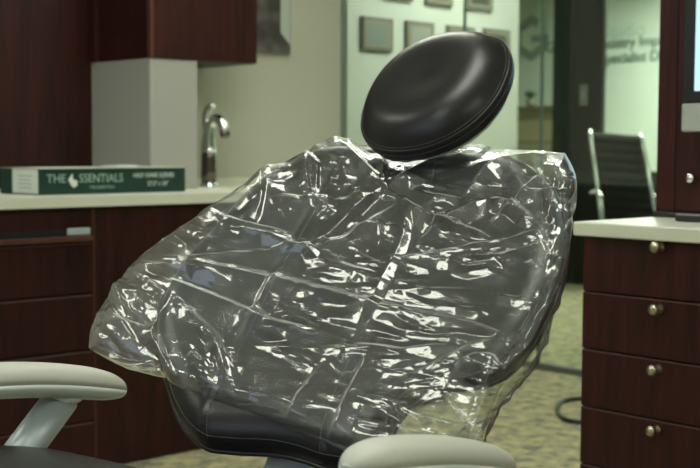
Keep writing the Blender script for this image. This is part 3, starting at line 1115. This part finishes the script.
NG = 420
left = resamp([(90, 350), (94, 326), (110, 298), (132, 268), (163, 241), (195, 221), (214, 206), (235, 193), (262, 172), (270, 166), (288, 163), (308, 152), (325, 142), (338, 138)], NG)
top_ = resamp([(338, 138), (352, 141), (366, 150), (384, 157), (405, 161), (432, 157), (455, 148), (480, 146), (505, 151), (535, 152), (566, 155)], NG)
right = resamp([(484, 441), (490, 418), (500, 396), (516, 374), (538, 350), (551, 322), (560, 292), (566, 262), (572, 232), (573, 205), (577, 180), (566, 155)], NG)
bot = resamp([(90, 350), (112, 361), (136, 368), (162, 374), (172, 384), (200, 398), (238, 412), (282, 428), (318, 440), (350, 452), (400, 456), (450, 450), (484, 441)], NG)
ss = np.linspace(0, 1, NG)
Sg, Tg = np.meshgrid(ss, ss, indexing='ij')        # S along bottom->top edges, T from left side to right side
def coons(c):
    A = bot[None, :, c] * (1 - Sg) + top_[None, :, c] * Sg
    B = left[:, None, c] * (1 - Tg) + right[:, None, c] * Tg
    Cc = (left[0, c] * (1 - Sg) * (1 - Tg) + left[-1, c] * Sg * (1 - Tg) + right[0, c] * (1 - Sg) * Tg + right[-1, c] * Sg * Tg)
    return A + B - Cc
PX, PY = coons(0), coons(1)
edge = np.minimum(np.minimum(Sg, 1 - Sg), np.minimum(Tg, 1 - Tg))

# (polyline, half width in photo pixels, height in metres): the creases pulled into the film
CR = [
    ([(338, 139), (360, 160), (385, 185)], 6, .012), ([(376, 149), (386, 166), (385, 184)], 5, .008), ([(306, 153), (311, 198), (333, 201)], 6, .010),
    ([(306, 152), (319, 165), (317, 198)], 5, .008), ([(315, 199), (339, 217)], 6, .009), ([(200, 215), (230, 222), (298, 240)], 8, .013),
    ([(385, 185), (362, 208), (330, 240), (300, 250)], 10, .014), ([(269, 167), (264, 200), (257, 224)], 6, .010), ([(389, 187), (415, 172), (442, 160), (472, 149)], 9, .013),
    ([(401, 199), (430, 220), (462, 231), (496, 242)], 8, .016), ([(430, 220), (469, 212), (490, 202)], 7, .010), ([(469, 170), (514, 160), (550, 155)], 8, .011),
    ([(463, 204), (480, 182), (505, 162)], 8, .013), ([(490, 202), (514, 207), (538, 226)], 7, .012), ([(487, 229), (514, 208), (541, 174)], 7, .010),
    ([(527, 195), (556, 196), (572, 190)], 5, .009), ([(556, 178), (557, 200), (550, 222), (540, 238)], 6, .009), ([(385, 262), (460, 253), (510, 243), (545, 230)], 7, .010),
    ([(448, 262), (502, 259), (530, 250), (557, 240)], 6, .010), ([(370, 305), (448, 320), (512, 338)], 9, .012), ([(150, 258), (230, 273), (303, 288), (400, 313)], 12, .0155),
    ([(134, 270), (190, 290), (230, 306), (277, 326), (345, 346)], 11, .0145), ([(127, 266), (189, 270), (240, 284)], 7, .010),
    ([(174, 297), (154, 335), (178, 385)], 7, .012), ([(174, 297), (218, 339), (232, 388)], 7, .011), ([(230, 230), (277, 241), (306, 250)], 7, .010),
    ([(150, 262), (250, 255), (300, 250), (385, 242)], 7, .008), ([(300, 262), (350, 240), (400, 205)], 9, .010), ([(146, 280), (168, 297)], 5, .007),
    ([(560, 266), (548, 317), (533, 348), (499, 382)], 7, .012), ([(570, 240), (556, 300), (545, 330)], 5, .008), ([(495, 360), (503, 374), (488, 392)], 5, .010), ([(497, 372), (491, 392), (475, 428)], 6, .010),
    ([(446, 398), (476, 438)], 6, .008), ([(425, 414), (434, 425)], 5, .008), ([(140, 262), (185, 231), (240, 199), (300, 162), (332, 145)], 5, .009), ([(345, 346), (400, 352), (455, 346)], 8, .008),
    ([(196, 222), (245, 190), (306, 170)], 8, .008), ([(410, 192), (405, 240), (380, 290), (350, 345)], 12, .008), ([(250, 345), (300, 352), (395, 352)], 9, .007), ([(190, 352), (208, 368)], 6, .008),
    ([(455, 372), (480, 362), (500, 360)], 9, .012), ([(330, 445), (345, 405), (372, 352)], 9, .008), ([(285, 425), (300, 395), (330, 360)], 8, .006), ([(92, 348), (130, 364), (170, 372)], 6, .008),
    ([(100, 330), (120, 322), (150, 330)], 6, .009), ([(110, 305), (128, 330), (140, 350)], 6, .008), ([(415, 250), (440, 225), (470, 212)], 7, .007), ([(240, 330), (262, 300), (290, 262)], 8, .007),
    ([(505, 162), (520, 185), (527, 195)], 6, .008), ([(540, 240), (548, 255), (560, 262)], 5, .008), ([(400, 385), (440, 365), (470, 350), (510, 338)], 9, .008), ([(448, 264), (470, 270), (500, 266)], 5, .007),
    ([(345, 231), (380, 228), (405, 233)], 8, .007), ([(296, 236), (320, 262), (390, 280)], 9, .008), ([(200, 330), (225, 352), (235, 372)], 6, .007),
]
Hf = np.zeros_like(PX)
near = np.full(PX.shape, 9.)
for P, w_, a_ in CR:
    P = np.array(P, float)
    seg = np.r_[0, np.cumsum(np.hypot(*np.diff(P, axis=0).T))]
    best = np.full(PX.shape, 1e9); par = np.zeros(PX.shape); sgn = np.zeros(PX.shape)
    for i in range(len(P) - 1):
        a, b_ = P[i], P[i + 1]; d_ = b_ - a; l2 = (d_ ** 2).sum()
        t = np.clip(((PX - a[0]) * d_[0] + (PY - a[1]) * d_[1]) / l2, 0, 1)
        dd = np.hypot(PX - a[0] - t * d_[0], PY - a[1] - t * d_[1])
        k = dd < best
        best[k] = dd[k]; par[k] = ((seg[i] + t * (seg[i + 1] - seg[i])) / seg[-1])[k]
        sgn[k] = np.sign((PX - a[0]) * d_[1] - (PY - a[1]) * d_[0])[k]
    taper = np.clip(np.sin(np.pi * np.clip(par, 0.04, .96)) * 1.6, 0, 1)
    near = np.minimum(near, best / w_)
    w_side = np.where(sgn < 0, w_ * 2.0, w_ * .6)       # steep on one side, long on the other
    w_side = w_side * (.8 + .5 * vnoise(PX / 17, PY / 17, 5))
    q_ = np.clip(1 - best / w_side, 0, 1)
    Hf += a_ * .84 * taper * (q_ * .85 + .15 * q_ * q_)
# slack film: long shallow folds running across, plus small crumples in patches
wob = 14 * (vnoise(PX / 60, PY / 60, 11) - .5)
A1 = ridged((PX * .966 + PY * .259) / 95, (-PX * .20 + PY * .98 + wob) / 17, 21)
A2 = ridged((PX * .8 - PY * .6) / 70 + 9, (PX * .55 + PY * .83 + wob) / 22 + 5, 22)
Hf += .0010 * A1 ** 3 + .0008 * A2 ** 3
F1 = facets(PX + wob, PY, 31, 26); F2 = facets(PX, PY + wob * .5, 32, 11); F3 = facets(PX * .6 + PY * .3, PY - PX * .2, 33, 5.5)
patch = np.zeros_like(PX)
for cx, cy, rx_, ry_, s_ in ((205, 225, 45, 22, 1), (120, 330, 40, 35, 1.2), (262, 195, 22, 32, 1), (210, 372, 32, 24, .9), (440, 205, 70, 40, .25), (415, 215, 40, 45, .4), (548, 215, 22, 60, 1),
                          (320, 180, 50, 35, .6), (540, 320, 20, 50, .9), (300, 325, 60, 12, 1), (290, 395, 60, 30, .2), (470, 425, 50, 30, .35), (480, 370, 40, 20, .6), (360, 270, 60, 14, .7), (205, 245, 40, 14, 1.2)):
    patch = np.maximum(patch, s_ * np.exp(-(((PX - cx) / rx_) ** 2 + ((PY - cy) / ry_) ** 2)))
Hf += .0018 * F1 * patch + .0007 * F3 * patch
Hf += .002 * np.exp(-edge / .012) * vnoise(PX / 5, PY / 5, 41)



def planar(x_, y_, seed):
    """flat triangular facets between lattice points of random height"""
    g = np.random.default_rng(seed).random((97, 97))
    xi, yi = np.floor(x_).astype(int), np.floor(y_).astype(int)
    a, b_ = x_ - xi, y_ - yi
    h00 = g[xi % 97, yi % 97]; h10 = g[(xi + 1) % 97, yi % 97]; h01 = g[xi % 97, (yi + 1) % 97]; h11 = g[(xi + 1) % 97, (yi + 1) % 97]
    up_ = h00 + a * (h10 - h00) + b_ * (h11 - h10)
    lo_ = h00 + b_ * (h01 - h00) + a * (h11 - h01)
    return np.where(a > b_, up_, lo_)


wx1 = 22 * (vnoise(PX / 38, PY / 38, 71) - .5); wy1 = 16 * (vnoise(PX / 30, PY / 30, 72) - .5)
wx2 = 9 * (vnoise(PX / 13, PY / 13, 73) - .5); wy2 = 9 * (vnoise(PX / 12, PY / 12, 74) - .5)
qx, qy = PX + wx1 + wx2, PY + wy1 + wy2
rr0 = np.hypot(qx - 385, (qy - 178) * 1.15) + 6; th0 = np.arctan2(qy - 178, qx - 385)
lin = planar((qx * .978 + qy * .208) / 85, (-qx * .208 + qy * .978) / 25, 81) * .0068 + planar((qx * .94 + qy * .34) / 34 + 7, (-qx * .34 + qy * .94) / 13, 82) * .0016
rad_ = planar(rr0 / 62, th0 / .27 + 20, 83) * .0072 * np.clip(rr0 / 90, .25, 1.1) + planar(rr0 / 30 + 3, th0 / .13 + 40, 84) * .0018 * np.clip(rr0 / 90, .3, 1.2)
wr = np.clip((255 - PY) / 60, 0, 1) * np.clip((PX - 215) / 60, 0, 1)
calm = 1 - .55 * np.exp(-(((PX - 470) / 55) ** 2 + ((PY - 300) / 30) ** 2)) - .5 * np.exp(-(((PX - 295) / 60) ** 2 + ((PY - 375) / 26) ** 2))
Hf += .42 * (lin * (1 - wr) + rad_ * wr) * calm
for cx, cy_, rx_, ry_, h_ in ((215, 243, 34, 13, .0055), (468, 224, 40, 12, .005), (478, 369, 27, 14, .006), (300, 328, 45, 8, .0035), (345, 172, 13, 26, .005), (272, 196, 13, 26, .004),
                             (205, 372, 14, 26, .005), (495, 178, 28, 12, .005), (116, 335, 20, 16, .004), (548, 205, 10, 30, .004), (520, 255, 30, 9, .003), (345, 205, 40, 14, .004)):
    ux, uy = (PX - cx + .35 * wx2) / rx_, (PY - cy_ + .5 * wy2 - .2 * (PX - cx)) / ry_
    Hf += h_ * np.clip(1 - np.maximum(np.abs(ux), np.abs(uy)), 0, 1)
quiet = 1 - .75 * np.exp(-(near / 1.5) ** 2)
Hf0 = Hf.copy()
Hf = np.zeros_like(Hf0)
# scattered straight creases that follow the pull of the film
cr = np.random.default_rng(19)


def pull(x_, y_):
    """direction the film is stretched in, as an angle in the cloth"""
    if y_ < 250 and x_ > 225 and cr.random() < .75:
        return math.atan2(y_ - 180, x_ - 385) + cr.normal(0, .16)
    if x_ < 240 and y_ > 285:
        return math.radians(cr.choice([52, 64, 20])) + cr.normal(0, .2)
    if x_ > 520:
        return math.radians(100) + cr.normal(0, .3)
    return math.radians(11) + cr.normal(0, .17)


for _k in range(330):
    t_, u_ = cr.random(), cr.random()
    i_, j_ = int(t_ * (NG - 1)), int(u_ * (NG - 1))
    x_, y_ = PX[i_, j_], PY[i_, j_]
    a_ = pull(x_, y_)
    big = cr.random() ** 2.2
    ln = (16 + 85 * big) * (.7 + .6 * cr.random()); wd = 1.6 + 4.2 * big; am = (.0010 + .0048 * big) * cr.choice([1, 1, -.8])
    # a slightly bowed crease
    dxl = (PX - x_) * math.cos(a_) + (PY - y_) * math.sin(a_)
    dyl = -(PX - x_) * math.sin(a_) + (PY - y_) * math.cos(a_) + cr.normal(0, .0016) * dxl ** 2
    tp = np.clip(1 - np.abs(dxl) / (ln / 2), 0, 1) ** .7
    side = np.where(dyl > 0, wd * 2.6, wd * .7)
    Hf += 1.25 * am * tp * np.clip(1 - np.abs(dyl) / (side * 1.3), 0, 1)
Hf += planar(qx / 7.5, qy / 6, 85) * .0022 * patch + planar(qx / 14, qy / 11, 86) * .0045 * patch
quiet = quiet * (1 - .65 * np.exp(-(((PX - 310) / 75) ** 2 + ((PY - 385) / 32) ** 2) ** 1.5))
Hf = Hf0 + Hf * quiet

# project the traced outline and grid on to the dished chair back
r0 = np.array(cam_f) * F_PX; rr_ = np.array(cam_r); ru_ = np.array(cam_u)
dirs = r0[None, None, :] + (PX - 350)[..., None] * rr_ + (234 - PY)[..., None] * ru_
Nn, Un, Vn = np.array(Nd), np.array(Ud), np.array(Vd); On, Cn = np.array(O), np.array(CAM)
LIFT = .064
nn_ = np.zeros_like(PX)
for _ in range(16):
    s = ((On - Cn) @ Nn + nn_) / (dirs @ Nn)
    P3 = Cn + dirs * s[..., None] - On
    Uu, Vv = P3 @ Un, P3 @ Vn
    nn_ = KB * np.clip(Vv - VC, -.42, .42) ** 2 + LIFT - .03 * np.exp(-edge / .03)
# how far outside the cushion a film point hangs
dR = dpoly(Uu[::3, ::3], Vv[::3, ::3], RG[::3], True)
base_n = nn_ + Hf
front = On + Uu[..., None] * Un + Vv[..., None] * Vn + base_n[..., None] * Nn
gap = (.105) * (1 - np.exp(-edge / .09))
B1 = ridged(PX / 60 + PY / 90, PY / 20 - PX / 80, 61)
Hb = .010 * F1 + .010 * B1 ** 3 + .003 * F2
back_n = nn_ - gap - Hb * np.clip(edge / .02, 0, 1) + Hf * np.exp(-edge / .004)
back = On + Uu[..., None] * Un + Vv[..., None] * Vn + back_n[..., None] * Nn


def gridmesh(name, layers, m_):
    vs, fs = [], []
    off = 0
    for G in layers:
        n_ = G.shape[0]
        vs.append(G.reshape(-1, 3))
        idx = np.arange(n_ * n_).reshape(n_, n_) + off
        fs.append(np.stack([idx[:-1, :-1], idx[:-1, 1:], idx[1:, 1:], idx[1:, :-1]], -1).reshape(-1, 4))
        off += n_ * n_
    vs, fs = np.concatenate(vs), np.concatenate(fs)
    me = bpy.data.meshes.new(name)
    me.vertices.add(len(vs)); me.vertices.foreach_set('co', vs.ravel())
    me.loops.add(fs.size); me.loops.foreach_set('vertex_index', fs.ravel().astype(np.int32))
    me.polygons.add(len(fs)); me.polygons.foreach_set('loop_start', np.arange(0, fs.size, 4, dtype=np.int32))
    me.polygons.foreach_set('loop_total', np.full(len(fs), 4, dtype=np.int32))
    me.update(); me.validate()
    me.polygons.foreach_set('use_smooth', np.ones(len(fs), dtype=bool))
    return link(name, me, m_)


sl = gridmesh('plastic_sleeve', [front, back[::2, ::2]], FILM)
tag(sl, 'crumpled clear plastic sleeve pulled over the back of the dental chair', 'plastic cover')

# ------------------------------------------------------------------ lights
ADDED_TROF = emit('added_troffer_diffuser', (.96, 1., .85), 9.6)
TRF = plain('added_troffer_frame', (.7, .7, .66), .4)


def added_troffer(x_, y_, wx_, wy_, label, m_=ADDED_TROF):  # unseen panels, added to light the rooms and shape highlights on the film
    t_ = empty('unseen_ceiling_light')
    tag(t_, label, 'ceiling light', 'unseen added light panels')
    boxes('frame', [(x_ - wx_ / 2 - .02, x_ - wx_ / 2, y_ - wy_ / 2 - .02, y_ + wy_ / 2 + .02, CZ - .02, CZ - .0005), (x_ + wx_ / 2, x_ + wx_ / 2 + .02, y_ - wy_ / 2 - .02, y_ + wy_ / 2 + .02, CZ - .02, CZ - .0005),
                    (x_ - wx_ / 2, x_ + wx_ / 2, y_ - wy_ / 2 - .02, y_ - wy_ / 2, CZ - .02, CZ - .0005), (x_ - wx_ / 2, x_ + wx_ / 2, y_ + wy_ / 2, y_ + wy_ / 2 + .02, CZ - .02, CZ - .0005)], TRF, t_)
    box('diffuser', x_ - wx_ / 2, x_ + wx_ / 2, y_ - wy_ / 2, y_ + wy_ / 2, CZ - .012, CZ - .004, m_, t_)
    settle(t_, (x_, y_, CZ))


added_troffer(-.35, 3.3, .6, 1.2, 'unseen added ceiling light panel above the green box end of the counter')
added_troffer(2.75, 3.2, .6, 1.2, 'unseen added ceiling light panel nearest the wall cabinet')
added_troffer(1.1, 1.35, 1.2, .6, 'unseen added ceiling light panel above the dental chair')
added_troffer(-1.35, .9, 1.2, .6, 'unseen added ceiling light panel in front of the window')
added_troffer(3.6, .9, .6, 1.2, 'unseen added ceiling light panel above the right drawer cabinet')
added_troffer(.2, -1.5, 1.2, .6, 'unseen added ceiling light panel behind the photographer')
added_troffer(3.0, -1.5, 1.2, .6, 'unseen added ceiling light panel in the far corner of the surgery')
TF2 = emit('added_office_diffuser', (.93, 1., .88), 19.0)  # for unseen panels added beyond the glass to brighten the sign wall
added_troffer(6.0, 4.6, .6, 1.2, 'unseen added ceiling light panel in the certificate office', TF2)
added_troffer(9.3, 6.0, 1.2, 1.2, 'unseen added ceiling light panel beside the sign wall', TF2)
added_troffer(9.3, 3.6, 1.2, 1.2, 'unseen added ceiling light panel in front of the sign lettering', TF2)

w = bpy.data.worlds.new('daylight'); sc.world = w; w.use_nodes = True
bg = w.node_tree.nodes['Background']; bg.inputs[0].default_value = (.70, .84, 1., 1); bg.inputs[1].default_value = 1.5
pd = bpy.data.lights.new('window_portal', 'AREA'); pd.shape = 'RECTANGLE'; pd.size = 3.1; pd.size_y = 1.35
pd.cycles.is_portal = True
po = bpy.data.objects.new('window_portal', pd); COL.objects.link(po)
po.location = (wx - .05, 1.4, 1.6); po.rotation_euler = (math.pi / 2, 0, -math.pi / 2)

# ------------------------------------------------------------------ view
vs = sc.view_settings
vs.view_transform = 'Standard'; vs.look = 'None'; vs.gamma = 1.0; vs.use_curve_mapping = False
vs.exposure = 0.42
cy = sc.cycles
cy.use_denoising = True
cy.max_bounces = 10; cy.transparent_max_bounces = 24; cy.diffuse_bounces = 5; cy.glossy_bounces = 5
cy.sample_clamp_indirect = 6
